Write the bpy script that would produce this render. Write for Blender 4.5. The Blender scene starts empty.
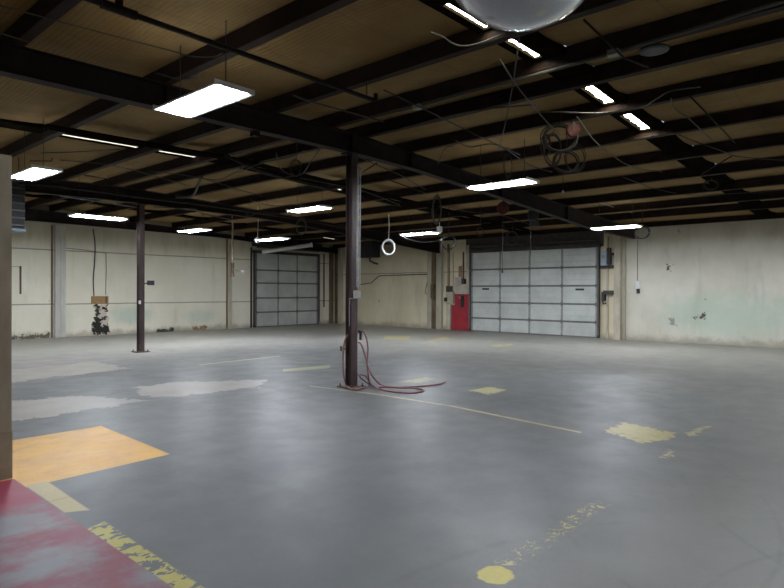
import bpy, bmesh, math, random
from mathutils import Vector, Matrix
random.seed(7)
S = bpy.context.scene
COL = S.collection
PI = math.pi

# ---------------------------------------------------------------- camera
H = 1.6
FPX = 592.5
YAW, PIT, ROLL = math.radians(41.51), math.radians(-.2586), math.radians(.2017)
Fw = Vector((math.cos(YAW)*math.cos(PIT), math.sin(YAW)*math.cos(PIT), math.sin(PIT)))
R0 = Vector((math.sin(YAW), -math.cos(YAW), 0)); U0 = R0.cross(Fw)
Rt = R0*math.cos(ROLL)+U0*math.sin(ROLL); Up = -R0*math.sin(ROLL)+U0*math.cos(ROLL)
cd = bpy.data.cameras.new('camera'); cam = bpy.data.objects.new('camera', cd); COL.objects.link(cam)
M = Matrix((( Rt.x, Up.x, -Fw.x, 0), (Rt.y, Up.y, -Fw.y, 0), (Rt.z, Up.z, -Fw.z, H), (0, 0, 0, 1)))
cam.matrix_world = M
cd.sensor_width = 36; cd.lens = FPX*36/784; cd.clip_start = .05; cd.clip_end = 200
S.camera = cam

def on(px, py, ax, val):
    """point of the place seen at (px, py) whose coordinate ax equals val"""
    r = Fw + Rt*((px-392)/FPX) - Up*((py-294)/FPX)
    c = Vector((0, 0, H)); t = (val-c[ax])/r[ax]
    return c + r*t
XW, YW = 20.23, 21.74
XN, YN = -4.0, -4.0
def fz(px, py, z=0.0): return on(px, py, 2, z)
def wx(px, py, d=0.0): return on(px, py, 0, XW-d)
def wy(px, py, d=0.0): return on(px, py, 1, YW-d)

# ---------------------------------------------------------------- mesh helpers
class MB:
    def __init__(s): s.v = []; s.f = []
    def add(s, vs, fs):
        b = len(s.v); s.v += [tuple(v) for v in vs]; s.f += [tuple(i+b for i in f) for f in fs]; return s
    def box(s, x0, y0, z0, x1, y1, z1):
        x0, x1 = min(x0, x1), max(x0, x1); y0, y1 = min(y0, y1), max(y0, y1); z0, z1 = min(z0, z1), max(z0, z1)
        v = [(x0,y0,z0),(x1,y0,z0),(x1,y1,z0),(x0,y1,z0),(x0,y0,z1),(x1,y0,z1),(x1,y1,z1),(x0,y1,z1)]
        return s.add(v, [(0,3,2,1),(4,5,6,7),(0,1,5,4),(1,2,6,5),(2,3,7,6),(3,0,4,7)])
    def prism(s, poly, fn, a, b):
        """poly: list of 2D points, fn(p, q, t) -> 3D, extruded t from a to b"""
        n = len(poly)
        v = [fn(p, q, a) for p, q in poly]+[fn(p, q, b) for p, q in poly]
        fs = [tuple(range(n-1, -1, -1)), tuple(range(n, 2*n))]+[(i, (i+1) % n, (i+1) % n+n, i+n) for i in range(n)]
        return s.add(v, fs)
    def tube(s, pts, r, n=8, closed=False, caps=True):
        pts = [Vector(p) for p in pts]; m = len(pts)
        up = None; vs = []
        for i, p in enumerate(pts):
            if closed: t = pts[(i+1) % m]-pts[i-1]
            else: t = pts[min(i+1, m-1)]-pts[max(i-1, 0)]
            if t.length < 1e-9: t = Vector((0, 0, 1))
            t.normalize()
            if up is None:
                up = t.orthogonal().normalized()
            else:
                up = up - t*up.dot(t)
                up = up.normalized() if up.length > 1e-6 else t.orthogonal().normalized()
            w = t.cross(up)
            rr = r[i] if isinstance(r, (list, tuple)) else r
            for k in range(n):
                a = 2*PI*k/n; vs.append(p+(up*math.cos(a)+w*math.sin(a))*rr)
        fs = []
        for i in range(m if closed else m-1):
            j = (i+1) % m
            for k in range(n):
                l = (k+1) % n; fs.append((i*n+k, i*n+l, j*n+l, j*n+k))
        if not closed and caps:
            fs.append(tuple(range(n-1, -1, -1))); fs.append(tuple((m-1)*n+k for k in range(n)))
        return s.add(vs, fs)
    def cyl(s, p0, p1, r, n=14): return s.tube([p0, p1], r, n)
    def lathe(s, prof, c, n=32, ax='z'):
        vs = []; m = len(prof)
        for r, z in prof:
            for k in range(n):
                a = 2*PI*k/n
                q = (r*math.cos(a), r*math.sin(a), z)
                if ax == 'x': q = (q[2], q[0], q[1])
                if ax == 'y': q = (q[0], q[2], q[1])
                vs.append((c[0]+q[0], c[1]+q[1], c[2]+q[2]))
        fs = []
        for i in range(m-1):
            for k in range(n):
                l = (k+1) % n; fs.append((i*n+k, i*n+l, (i+1)*n+l, (i+1)*n+k))
        return s.add(vs, fs)
    def build(s, name, mat, parent=None, smooth=False, loc=None, bevel=0):
        me = bpy.data.meshes.new(name)
        vs = s.v
        if loc is not None: vs = [(x-loc[0], y-loc[1], z-loc[2]) for x, y, z in vs]
        me.from_pydata(vs, [], s.f); me.validate()
        bm = bmesh.new(); bm.from_mesh(me); bmesh.ops.recalc_face_normals(bm, faces=bm.faces)
        bm.to_mesh(me); bm.free()
        if smooth:
            for p in me.polygons: p.use_smooth = True
        me.materials.append(mat)
        o = bpy.data.objects.new(name, me); COL.objects.link(o)
        if loc is not None and parent is None: o.location = loc
        if parent is not None: o.parent = parent
        if bevel:
            md = o.modifiers.new('bevel', 'BEVEL'); md.width = bevel; md.segments = 2; md.limit_method = 'ANGLE'
        return o

def smooth_path(pts, k=6, closed=False):
    pts = [Vector(p) for p in pts]; n = len(pts); out = []
    if n < 3 and not closed: return pts
    for i in range(n if closed else n-1):
        if closed: p0, p1, p2, p3 = pts[i-1], pts[i], pts[(i+1) % n], pts[(i+2) % n]
        else: p0, p1, p2, p3 = pts[max(i-1, 0)], pts[i], pts[i+1], pts[min(i+2, n-1)]
        for j in range(k):
            t = j/k
            out.append(.5*((2*p1)+(p2-p0)*t+(2*p0-5*p1+4*p2-p3)*t*t+(3*p1-p0-3*p2+p3)*t**3))
    if not closed: out.append(pts[-1])
    return out

def tag(o, label, cat, group=None, kind=None):
    if label: o['label'] = label
    if cat: o['category'] = cat
    if group: o['group'] = group
    if kind: o['kind'] = kind
    return o
def struct(o, label=None):
    o['kind'] = 'structure'
    if label: o['label'] = label
    return o
def empty(name, loc, label=None, cat=None, group=None, rz=0):
    o = bpy.data.objects.new(name, None); COL.objects.link(o)
    o.location = loc; o.rotation_euler = (0, 0, rz); o.empty_display_size = .1
    tag(o, label, cat, group); return o

# ---------------------------------------------------------------- materials
def srgb(r, g, b):
    f = lambda c: (c/255/12.92) if c/255 <= .04045 else ((c/255+.055)/1.055)**2.4
    return (f(r), f(g), f(b), 1)
class NT:
    def __init__(s, name):
        s.m = bpy.data.materials.new(name); s.m.use_nodes = True
        s.t = s.m.node_tree; s.b = s.t.nodes['Principled BSDF']
    def n(s, typ, **kw):
        nd = s.t.nodes.new(typ)
        for k, v in kw.items(): setattr(nd, k, v)
        return nd
    def l(s, a, b): s.t.links.new(a, b)
    def put(s, sock, v):
        if isinstance(v, bpy.types.NodeSocket): s.l(v, sock)
        else: sock.default_value = v
    def math(s, op, a, b=None, c=None, clamp=False):
        nd = s.n('ShaderNodeMath', operation=op); nd.use_clamp = clamp
        s.put(nd.inputs[0], a)
        if b is not None: s.put(nd.inputs[1], b)
        if c is not None: s.put(nd.inputs[2], c)
        return nd.outputs[0]
    def pos(s):
        if not hasattr(s, '_p'):
            s._p = s.n('ShaderNodeNewGeometry').outputs['Position']
        return s._p
    def xyz(s):
        if not hasattr(s, '_x'):
            nd = s.n('ShaderNodeSeparateXYZ'); s.l(s.pos(), nd.inputs[0]); s._x = nd.outputs
        return s._x
    def noise(s, scale, detail=4, rough=.55, vec=None, stretch=None, dist=0):
        nd = s.n('ShaderNodeTexNoise'); nd.inputs['Scale'].default_value = scale
        nd.inputs['Detail'].default_value = detail; nd.inputs['Roughness'].default_value = rough
        nd.inputs['Distortion'].default_value = dist
        v = vec or s.pos()
        if stretch:
            mp = s.n('ShaderNodeMapping'); mp.inputs['Scale'].default_value = stretch; s.l(v, mp.inputs[0]); v = mp.outputs[0]
        s.l(v, nd.inputs['Vector']); return nd.outputs[0]
    def ramp(s, v, a, b, lo=0., hi=1.):
        nd = s.n('ShaderNodeMapRange'); nd.interpolation_type = 'SMOOTHSTEP'
        s.put(nd.inputs[0], v); nd.inputs[1].default_value = a; nd.inputs[2].default_value = b
        nd.inputs[3].default_value = lo; nd.inputs[4].default_value = hi; return nd.outputs[0]
    def mix(s, f, a, b):
        nd = s.n('ShaderNodeMix', data_type='RGBA')
        s.put(nd.inputs[0], f); s.put(nd.inputs[6], a); s.put(nd.inputs[7], b); return nd.outputs[2]
    def bump(s, h, strength=.2, dist=.01):
        nd = s.n('ShaderNodeBump'); nd.inputs['Strength'].default_value = strength
        nd.inputs['Distance'].default_value = dist; s.l(h, nd.inputs['Height']); s.l(nd.outputs[0], s.b.inputs['Normal'])
    def poly(s, pts, vec1, edge=.02, wob=None):
        """mask of a convex polygon; vec1 = (u, v, 1) vector, edge softness, wob = signed offset socket"""
        cx = sum(p[0] for p in pts)/len(pts); cy = sum(p[1] for p in pts)/len(pts)
        cur = None
        for i in range(len(pts)):
            (x0, y0), (x1, y1) = pts[i], pts[(i+1) % len(pts)]
            nx, ny = -(y1-y0), (x1-x0); L = math.hypot(nx, ny)
            if L < 1e-6: continue
            nx /= L; ny /= L; c = -(nx*x0+ny*y0)
            if nx*cx+ny*cy+c < 0: nx, ny, c = -nx, -ny, -c
            d = s.n('ShaderNodeVectorMath', operation='DOT_PRODUCT'); s.l(vec1, d.inputs[0]); d.inputs[1].default_value = (nx, ny, c)
            cur = d.outputs['Value'] if cur is None else s.math('MINIMUM', cur, d.outputs['Value'])
        if wob is not None: cur = s.math('ADD', cur, wob)
        return s.ramp(cur, -edge, edge)
def simple(name, col, rough=.6, metal=0, var=.25, scale=6, spec=.5, bump=0, col2=None, stretch=None):
    n = NT(name); f = n.noise(scale, 5, .6, stretch=stretch)
    c2 = col2 or tuple(c*(1-var) for c in col[:3])+(1,)
    n.l(n.mix(n.ramp(f, .3, .7), c2, col), n.b.inputs['Base Color'])
    n.b.inputs['Roughness'].default_value = rough; n.b.inputs['Metallic'].default_value = metal
    n.b.inputs['Specular IOR Level'].default_value = spec
    if bump: n.bump(f, bump)
    return n.m
def emis(name, col, st):
    n = NT(name); n.b.inputs['Base Color'].default_value = (.8, .8, .8, 1)
    n.b.inputs['Emission Color'].default_value = col; n.b.inputs['Emission Strength'].default_value = st; return n.m

STEEL = simple('painted_steel_brown', (.018, .0105, .0085, 1), .65, 0, .5, 5, .2, .1)
PURL = simple('purlin_steel_brown', (.024, .0125, .008, 1), .7, 0, .5, 4, .2)
COLM = simple('column_paint', (.060, .036, .034, 1), .6, 0, .45, 9, .4, .15, stretch=(1, 1, .3))
RUST = simple('rusty_pipe', (.12, .075, .05, 1), .7, .2, .5, 12)
DPIPE = simple('dark_pipe', (.016, .012, .010, 1), .7, .0, .4, 8, .2)
GALV = simple('galvanised', (.32, .32, .31, 1), .5, .5, .3, 14)
LWIRE = simple('pale_cable', (.055, .052, .042, 1), .6, 0, .2, 10)
BWIRE = simple('black_cable', (.020, .019, .017, 1), .6, 0, .2, 10)
WCOIL = simple('white_coil', (.62, .62, .60, 1), .5, 0, .1, 10)
BLACK = simple('black_plastic', (.02, .02, .022, 1), .5)
REDP = simple('red_paint', (.36, .018, .030, 1), .5, 0, .3, 4)
REDD = simple('red_reel', (.10, .022, .018, 1), .7)
HOSE = simple('red_hose', (.22, .075, .085, 1), .55, 0, .2, 10)
CREAM = simple('cream_paint', (.56, .51, .40, 1), .7, 0, .3, 3, .3, .1, stretch=(1, 1, .35))
BEIGEB = simple('beige_box', (.50, .47, .40, 1), .6, 0, .2, 5)
BLUEG = simple('blue_grey_box', (.33, .40, .46, 1), .5, 0, .15, 5)
DOORP = simple('door_panel_paint', (.55, .575, .545, 1), .55, 0, .2, 1.6, .4)
DOORR = simple('door_rail_steel', (.16, .15, .14, 1), .6, .1, .35, 8)
STILE = simple('door_stile_steel', (.30, .31, .31, 1), .55, .2, .3, 8)
DJAMB = simple('dark_jamb', (.055, .050, .045, 1), .7, 0, .4, 6)
PLY = simple('plywood', (.42, .25, .10, 1), .7, 0, .3, 8, stretch=(1, 1, 5))
WHITE = simple('white_enamel', (.75, .76, .77, 1), .4, 0, .05, 4)
DBOARD = simple('dark_board', (.010, .008, .005, 1), 1, 0, .5, 3, 0)
GREYU = simple('grey_unit', (.030, .032, .038, 1), .5, 0, .3, 6)
TUBE = emis('lamp_glow', (.86, .92, 1, 1), 34)
SKYL = emis('daylight_panel', (1, .93, .76, 1), 7)
SKYD = emis('dusty_daylight_panel', (1, .93, .76, 1), .22)

def floor_mat():
    n = NT('sealed_concrete'); x = n.xyz()
    cv = n.n('ShaderNodeCombineXYZ'); n.l(x[0], cv.inputs[0]); n.l(x[1], cv.inputs[1]); cv.inputs[2].default_value = 1
    V = cv.outputs[0]
    big = n.noise(.35, 5, .6); mid = n.noise(2.2, 6, .6); fine = n.noise(26, 4, .7)
    c = n.mix(n.ramp(big, .3, .7), (.088, .090, .092, 1), (.108, .108, .106, 1))
    c = n.mix(n.ramp(mid, .35, .75, 0, .35), c, (.080, .083, .090, 1))
    # paler, beiger concrete towards the far walls
    dx = n.math('SUBTRACT', XW, x[0]); dy = n.math('SUBTRACT', YW, x[1])
    dm = n.math('ADD', n.math('MINIMUM', dx, dy), n.math('MULTIPLY', n.math('SUBTRACT', big, .5), 5.0))
    c = n.mix(n.ramp(dm, 1.5, 12.0, .9, 0), c, (.42, .405, .355, 1))
    # paler, warmer concrete to the right
    tr = n.math('ADD', n.math('MULTIPLY', n.math('SUBTRACT', 2.6, x[1]), .5), n.math('MULTIPLY', n.math('SUBTRACT', big, .5), 1.5))
    c = n.mix(n.ramp(tr, -.3, 1.2, 0, .6), c, (.185, .180, .163, 1))
    wob1 = n.math('MULTIPLY', n.math('SUBTRACT', n.noise(5, 5, .65), .5), .10)
    wob2 = n.math('MULTIPLY', n.math('SUBTRACT', n.noise(3, 6, .7, dist=1.5), .5), .5)
    wear = n.noise(9, 6, .75, dist=1.0)
    wearD = n.noise(14, 6, .7, stretch=(.35, 1.6, 1), dist=1.5)
    def lay(c, pts, col, wob=None, edge=.012, wr=None, amt=1.):
        m = n.poly(pts, V, edge, wob)
        if wr is not None: m = n.math('MULTIPLY', m, wr)
        if amt != 1.: m = n.math('MULTIPLY', m, amt)
        return n.mix(m, c, col)
    def P(*q): return [tuple(fz(a, b)[:2]) for a, b in q]
    bare = (.27, .25, .222, 1)
    wobx = n.math('MULTIPLY', n.math('SUBTRACT', n.noise(3.2, 7, .7, dist=.8), .5), .75)
    c = lay(c, P((-40, 375), (95, 361.5), (134, 369), (12, 382), (-40, 388)), bare, wobx, .01)
    c = lay(c, P((-40, 404), (80, 396), (170, 402), (60, 415), (-40, 432)), bare, wobx, .01)
    c = lay(c, P((134, 387), (175, 382.5), (268, 379.5), (258, 387), (170, 397.5), (140, 395)), bare, wobx, .01)
    orange = n.mix(n.ramp(n.noise(3.0, 6, .7), .35, .75, 0, .55), (.54, .305, .075, 1), (.33, .20, .10, 1))
    c = lay(c, [(.6, 7.2), (2.96, 7.2), (2.90, 5.46), (1.75, 5.40), (.6, 5.4)], orange, None, .01)
    cream = (.36, .295, .155, 1); yel = (.36, .31, .08, 1)
    c = lay(c, [(1.64, 5.45), (1.80, 5.45), (1.77, 4.50), (1.63, 4.58)], cream, None, .01)
    wr = n.ramp(n.math('ADD', n.noise(13, 5, .6, stretch=(.8, 1.2, 1), dist=.8), n.math('MULTIPLY', n.math('SUBTRACT', n.noise(5, 3, .6), .5), .8)), .43, .47)
    c = lay(c, [(1.60, 4.15), (1.75, 4.2), (1.70, 2.2), (1.55, 2.2)], yel, None, .01, wr)
    # red painted area beside the stripe, worn through to concrete
    red = n.mix(n.ramp(n.noise(1.3, 7, .62), .40, .58), (.165, .15, .165, 1), (.19, .045, .065, 1))
    red = n.mix(n.ramp(n.math('ADD', x[1], n.math('MULTIPLY', x[0], .0)), 4.75, 5.1), red, (.22, .03, .055, 1))
    c = lay(c, [(-3.9, 5.75), (1.64, 5.72), (1.60, 2.2), (1.55, -3), (-3.9, -3)], red, None, .008)
    wobb = n.math('MULTIPLY', n.math('SUBTRACT', n.noise(9, 6, .75, dist=1), .54), .5)
    thin = n.ramp(wear, .36, .46)
    pale = (.33, .30, .155, 1)
    for q in ([(6.53, 7.66), (6.59, 7.68), (6.77, 6.2), (6.71, 6.2)], [(6.71, 6.2), (6.77, 6.2), (6.78, 4.87), (6.72, 4.87)], [(6.72, 4.87), (6.78, 4.87), (6.51, 2.85), (6.45, 2.85)]):
        c = lay(c, q, pale, None, .012, n.ramp(wear, .32, .5, .25, 1))
    c = lay(c, [(6.8, 11.5), (6.8, 11.62), (9.1, 11.78), (9.1, 11.66)], (.36, .335, .22, 1), None, .02)
    c = lay(c, P((283, 369), (330, 365), (330, 368), (283, 371.5)), pale, None, .02, None, .7)
    c = lay(c, P((395, 382), (425, 377), (436, 378), (420, 383)), pale, wobb, .03, None, .7)
    c = lay(c, P((467, 390), (490, 386.5), (509, 390), (488, 395)), pale, wobb, .02, None, .8)
    for q in (((385, 336), (411, 336), (409, 339.5), (383, 339.5)), ((427, 341), (445, 336.5), (450, 338), (432, 342)), ((490, 345), (510, 343.5), (514, 345), (494, 347))):
        c = lay(c, P(*q), (.55, .48, .24, 1), None, .03, None, .8)
    c = lay(c, P((604, 431), (623, 422), (677, 433), (668, 440), (640, 443)), (.32, .275, .11, 1), wobb, .015, n.ramp(wear, .36, .42), .85)
    c = lay(c, P((684, 434), (700, 426), (710, 426), (694, 437)), pale, wobb, .015, thin, .9)
    c = lay(c, P((658, 457), (670, 451), (675, 453), (664, 459)), pale, wobb, .015, thin, .9)
    c = lay(c, [(2.78, 1.76), (2.83, 1.68), (2.93, 1.67), (3.0, 1.72), (3.01, 1.80), (2.95, 1.86), (2.85, 1.86), (2.79, 1.82)], yel, wob1, .01)
    c = lay(c, [(3.02, 1.73), (4.45, 1.72), (4.45, 1.84), (3.02, 1.86)], (.36, .33, .13, 1), wob1, .02, n.ramp(n.noise(11, 5, .7, dist=2), .53, .60), .75)
    # saw-cut joints
    for a, p in ((1, 4.9), (0, 6.3), (1, 13.2), (0, 13.0)):
        d = n.math('ABSOLUTE', n.math('ADD', n.math('SUBTRACT', x[a], p), n.math('MULTIPLY', n.math('SUBTRACT', fine, .5), .01)))
        c = n.mix(n.ramp(d, .003, .010, .45, 0), c, (.07, .06, .055, 1))
    # tyre arcs
    for cx, cy, r, w in ((2.2, -1.2, 3.35, .05), (5.6, -.2, 2.7, .03), (4.0, 4.0, 3.4, .03), (6.6, -1.6, 3.3, .035), (3.4, -.9, 1.75, .03)):
        dd = n.math('SQRT', n.math('ADD', n.math('POWER', n.math('SUBTRACT', x[0], cx), 2), n.math('POWER', n.math('SUBTRACT', x[1], cy), 2)))
        dd = n.math('ABSOLUTE', n.math('SUBTRACT', dd, r))
        mk = n.math('MULTIPLY', n.ramp(dd, .0, w, .30, 0), n.ramp(mid, .42, .62))
        c = n.mix(mk, c, (.08, .085, .07, 1))
    c = n.mix(n.ramp(fine, .3, .8, 0, .12), c, (.06, .06, .06, 1))
    n.l(c, n.b.inputs['Base Color'])
    n.l(n.ramp(mid, .3, .7, .40, .50), n.b.inputs['Roughness'])
    n.b.inputs['Specular IOR Level'].default_value = .12
    n.bump(n.math('ADD', n.math('MULTIPLY', mid, .6), n.math('MULTIPLY', fine, .2)), .05, .015)
    return n.m
def wall_mat(name, ax, seams, base, stain, green, holes=()):
    n = NT(name); x = n.xyz(); u = x[ax]; z = x[2]
    cv = n.n('ShaderNodeCombineXYZ'); n.l(u, cv.inputs[0]); n.l(z, cv.inputs[1]); cv.inputs[2].default_value = 1
    V = cv.outputs[0]
    big = n.noise(.7, 5, .6); mid = n.noise(3, 6, .65); drip = n.noise(2.2, 5, .65, stretch=(1, 1, .18)); fine = n.noise(18, 5, .7)
    c = n.mix(n.ramp(big, .3, .7), base, stain)
    c = n.mix(n.ramp(drip, .50, .78, 0, .45), c, tuple(k*.62 for k in stain[:3])+(1,))
    c = n.mix(n.ramp(mid, .55, .8, 0, .35), c, (base[0]*1.05, base[1]*1.05, base[2]*1.08, 1))
    for (cu, cz, ru, rz, am) in green:
        du = n.math('POWER', n.math('DIVIDE', n.math('SUBTRACT', u, cu), ru), 2); dz = n.math('POWER', n.math('DIVIDE', n.math('SUBTRACT', z, cz), rz), 2)
        d = n.math('ADD', n.math('SQRT', n.math('ADD', du, dz)), n.math('MULTIPLY', n.math('SUBTRACT', mid, .5), 1.0))
        c = n.mix(n.ramp(d, .3, 1.1, am, 0), c, (.42, .56, .45, 1))
    # base dirt; brown top is stain plus painted cutoff shade of fixtures, ragged edges
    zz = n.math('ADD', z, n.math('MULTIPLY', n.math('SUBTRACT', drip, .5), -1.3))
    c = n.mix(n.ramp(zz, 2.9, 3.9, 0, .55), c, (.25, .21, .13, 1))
    zb = n.math('ADD', z, n.math('MULTIPLY', n.math('SUBTRACT', mid, .5), .5))
    c = n.mix(n.ramp(zb, .0, .28, .6, 0), c, (.24, .20, .14, 1))
    for s_ in seams:
        d = n.math('ABSOLUTE', n.math('ADD', n.math('SUBTRACT', z, s_), n.math('MULTIPLY', n.math('SUBTRACT', big, .5), .05)))
        c = n.mix(n.ramp(d, .008, .03, .7, 0), c, (.16, .15, .13, 1))
    sp = n.noise(2.6, 2, .5); c = n.mix(n.ramp(sp, .78, .80, 0, .4), c, (.10, .08, .06, 1))
    wob = n.math('MULTIPLY', n.math('SUBTRACT', n.noise(7, 5, .7, dist=.6), .5), .62)
    for pts, col in holes:
        c = n.mix(n.poly(pts, V, .015, wob), c, col)
    n.l(c, n.b.inputs['Base Color']); n.b.inputs['Roughness'].default_value = .75
    n.b.inputs['Specular IOR Level'].default_value = .25
    n.bump(n.math('ADD', mid, n.math('MULTIPLY', fine, .4)), .25, .012)
    return n.m
def deck_mat():
    n = NT('fibreglass_roof_insulation'); x = n.xyz()
    w = n.n('ShaderNodeTexWave'); w.inputs['Scale'].default_value = 5.5; w.inputs['Distortion'].default_value = 2.5
    w.inputs['Detail'].default_value = 3; w.bands_direction = 'X'
    mp = n.n('ShaderNodeMapping'); n.l(n.pos(), mp.inputs[0]); n.l(mp.outputs[0], w.inputs[0])
    big = n.noise(.8, 5, .6); fine = n.noise(40, 3, .6)
    c = n.mix(n.ramp(big, .3, .7), (.205, .125, .040, 1), (.285, .188, .075, 1))
    c = n.mix(n.ramp(w.outputs[1], .2, .9, 0, .22), c, (.105, .075, .032, 1))
    # taped seams between insulation rolls
    f = n.math('ABSOLUTE', n.math('SUBTRACT', n.math('FRACT', n.math('DIVIDE', x[1], 1.22)), .5))
    c = n.mix(n.ramp(f, .0, .012, .5, 0), c, (.10, .08, .05, 1))
    n.l(c, n.b.inputs['Base Color']); n.b.inputs['Roughness'].default_value = .85; n.b.inputs['Specular IOR Level'].default_value = .2
    n.bump(n.math('ADD', w.outputs[1], fine), .35, .01)
    return n.m

# ---------------------------------------------------------------- room shell
YA, YB, YC, YE = 7.05, 15.09, -1.0, 21.50          # frame lines
XR = 6.9                                          # ridge
def zt(x):                                        # top of the frames = underside of purlins
    return 4.22-.018*(XR-x) if x < XR else 4.22-.040*(x-XR)
PH = .20                                          # purlin depth

fl_o = MB().box(XN-.2, YN-.2, -.15, XW+.2, YW+.2, 0).build('floor', floor_mat()); struct(fl_o)
def slab(pts): return pts
hole_u = [wy(a, b)[0] for a, b in ((95, 320), (107, 320))]
holes_left = [([tuple((wy(a, b)[0], wy(a, b)[2])) for a, b in ((96, 305), (107, 304), (108, 318), (98, 320))], (.60, .54, .45, 1)),
              ([tuple((wy(a, b)[0], wy(a, b)[2])) for a, b in ((94, 316), (106, 317), (111, 334), (92, 334))], (.022, .020, .018, 1)),
              ([tuple((wy(a, b)[0], wy(a, b)[2])) for a, b in ((95, 305), (99, 305), (100, 316), (96, 318))], (.05, .04, .03, 1)),
              ([tuple((wy(a, b)[0], wy(a, b)[2])) for a, b in ((102, 306), (107, 306), (107, 311), (102, 310))], (.04, .035, .03, 1)),
              ([tuple((wy(a, b)[0], wy(a, b)[2])) for a, b in ((100, 319), (107, 320), (107, 325), (102, 325))], (.62, .55, .45, 1)),
              ([tuple((wy(a, b)[0], wy(a, b)[2])) for a, b in ((12, 337), (50, 333), (50, 338), (12, 340))], (.16, .13, .09, 1)),
              ([tuple((wy(a, b)[0], wy(a, b)[2])) for a, b in ((193, 327), (206, 327), (206, 331), (193, 331))], (.30, .20, .09, 1)),
              ([tuple((wy(a, b)[0], wy(a, b)[2])) for a, b in ((158, 329), (172, 329), (172, 333), (156, 333))], (.07, .06, .05, 1))]
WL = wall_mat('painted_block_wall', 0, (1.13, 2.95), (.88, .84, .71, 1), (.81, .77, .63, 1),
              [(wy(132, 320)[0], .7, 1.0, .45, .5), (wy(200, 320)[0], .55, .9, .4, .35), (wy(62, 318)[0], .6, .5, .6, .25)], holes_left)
holes_r = [([tuple((wx(a, b)[1], wx(a, b)[2])) for a, b in ((693, 317), (705, 313.5), (705, 317), (696, 319.5))], (.10, .085, .05, 1)),
           ([tuple((wx(a, b)[1], wx(a, b)[2])) for a, b in ((669, 319), (673, 319), (675, 325), (672, 325))], (.30, .31, .26, 1)),
           ([tuple((wx(a, b)[1], wx(a, b)[2])) for a, b in ((667, 265), (671, 266), (670, 270), (667, 270))], (.10, .09, .08, 1))]
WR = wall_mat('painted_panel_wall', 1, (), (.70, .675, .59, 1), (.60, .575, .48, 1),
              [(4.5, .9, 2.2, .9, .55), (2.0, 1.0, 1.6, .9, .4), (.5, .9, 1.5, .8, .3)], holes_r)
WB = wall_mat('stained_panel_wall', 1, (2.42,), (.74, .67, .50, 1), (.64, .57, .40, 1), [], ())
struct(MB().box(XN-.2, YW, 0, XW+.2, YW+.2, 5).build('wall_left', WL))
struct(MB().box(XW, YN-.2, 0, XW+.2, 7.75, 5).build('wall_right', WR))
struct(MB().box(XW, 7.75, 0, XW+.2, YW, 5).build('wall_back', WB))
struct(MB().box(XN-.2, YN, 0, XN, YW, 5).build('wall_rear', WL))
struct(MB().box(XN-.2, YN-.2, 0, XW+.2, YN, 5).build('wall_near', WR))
# partition whose end stands at the left edge
part_mat = simple('partition_board', (.33, .28, .205, 1), .8, 0, .22, 6, .3, .12, stretch=(1, 1, .4))
pe = fz(11.6, 478)
pw = MB().box(XN, pe.y, 0, pe.x, pe.y+.14, 2.74).build('wall_foreground', part_mat); struct(pw)
struct(MB().box(XN, pe.y-.008, 0, pe.x+.004, pe.y, .40).build('baseboard_foreground', simple('kick_board', (.29, .24, .17, 1), .8)))

# roof deck with sagging insulation between the purlins and covered skylight strips
PX = [-3.9, -2.3, -.72, .48, 2.03, 3.66, 5.32, 6.46, 7.24, 8.42, 9.95, 11.60, 13.22, 14.95, 16.55, 17.95, 20.08]
STRIPS = [(3.02, 3.46), (10.85, 11.25), (19.0, 19.4)]
dk = MB()
ys = [YN-.1]
for a, b in STRIPS: ys += [a, b]
ys.append(YW+.1)
segs = [(ys[i], ys[i+1]) for i in range(0, len(ys), 2)]
allx = [XN-.1]+PX+[XW+.1]
for y0, y1 in segs:
    ny = max(2, int((y1-y0)/.61)); vs = []; rows = []
    xs = []
    for i in range(len(allx)-1):
        for j in range(6): xs.append((allx[i]+(allx[i+1]-allx[i])*j/6, j/6, allx[i+1]-allx[i]))
    xs.append((allx[-1], 0, 1))
    b = 0
    for x, t, w in xs:
        for j in range(ny+1):
            y = y0+(y1-y0)*j/ny
            sag = -.12*math.sin(PI*t)*min(1, w)*(1+.3*math.sin(y*2.3+x*1.7))
            vs.append((x, y, zt(x)+PH+.012+sag*.6))
    for x, t, w in xs:
        for j in range(ny+1):
            y = y0+(y1-y0)*j/ny
            vs.append((x, y, zt(x)+PH+.14))
    m = ny+1; N = len(xs)*m
    fs = []
    for i in range(len(xs)-1):
        for j in range(ny):
            q = (i*m+j, (i+1)*m+j, (i+1)*m+j+1, i*m+j+1); fs.append(q); fs.append(tuple(k+N for k in reversed(q)))
    for i in range(len(xs)-1):
        for j in (0, ny):
            fs.append((i*m+j, (i+1)*m+j, (i+1)*m+j+N, i*m+j+N))
    dk.add(vs, fs)
struct(dk.build('ceiling', deck_mat(), smooth=False))
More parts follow.
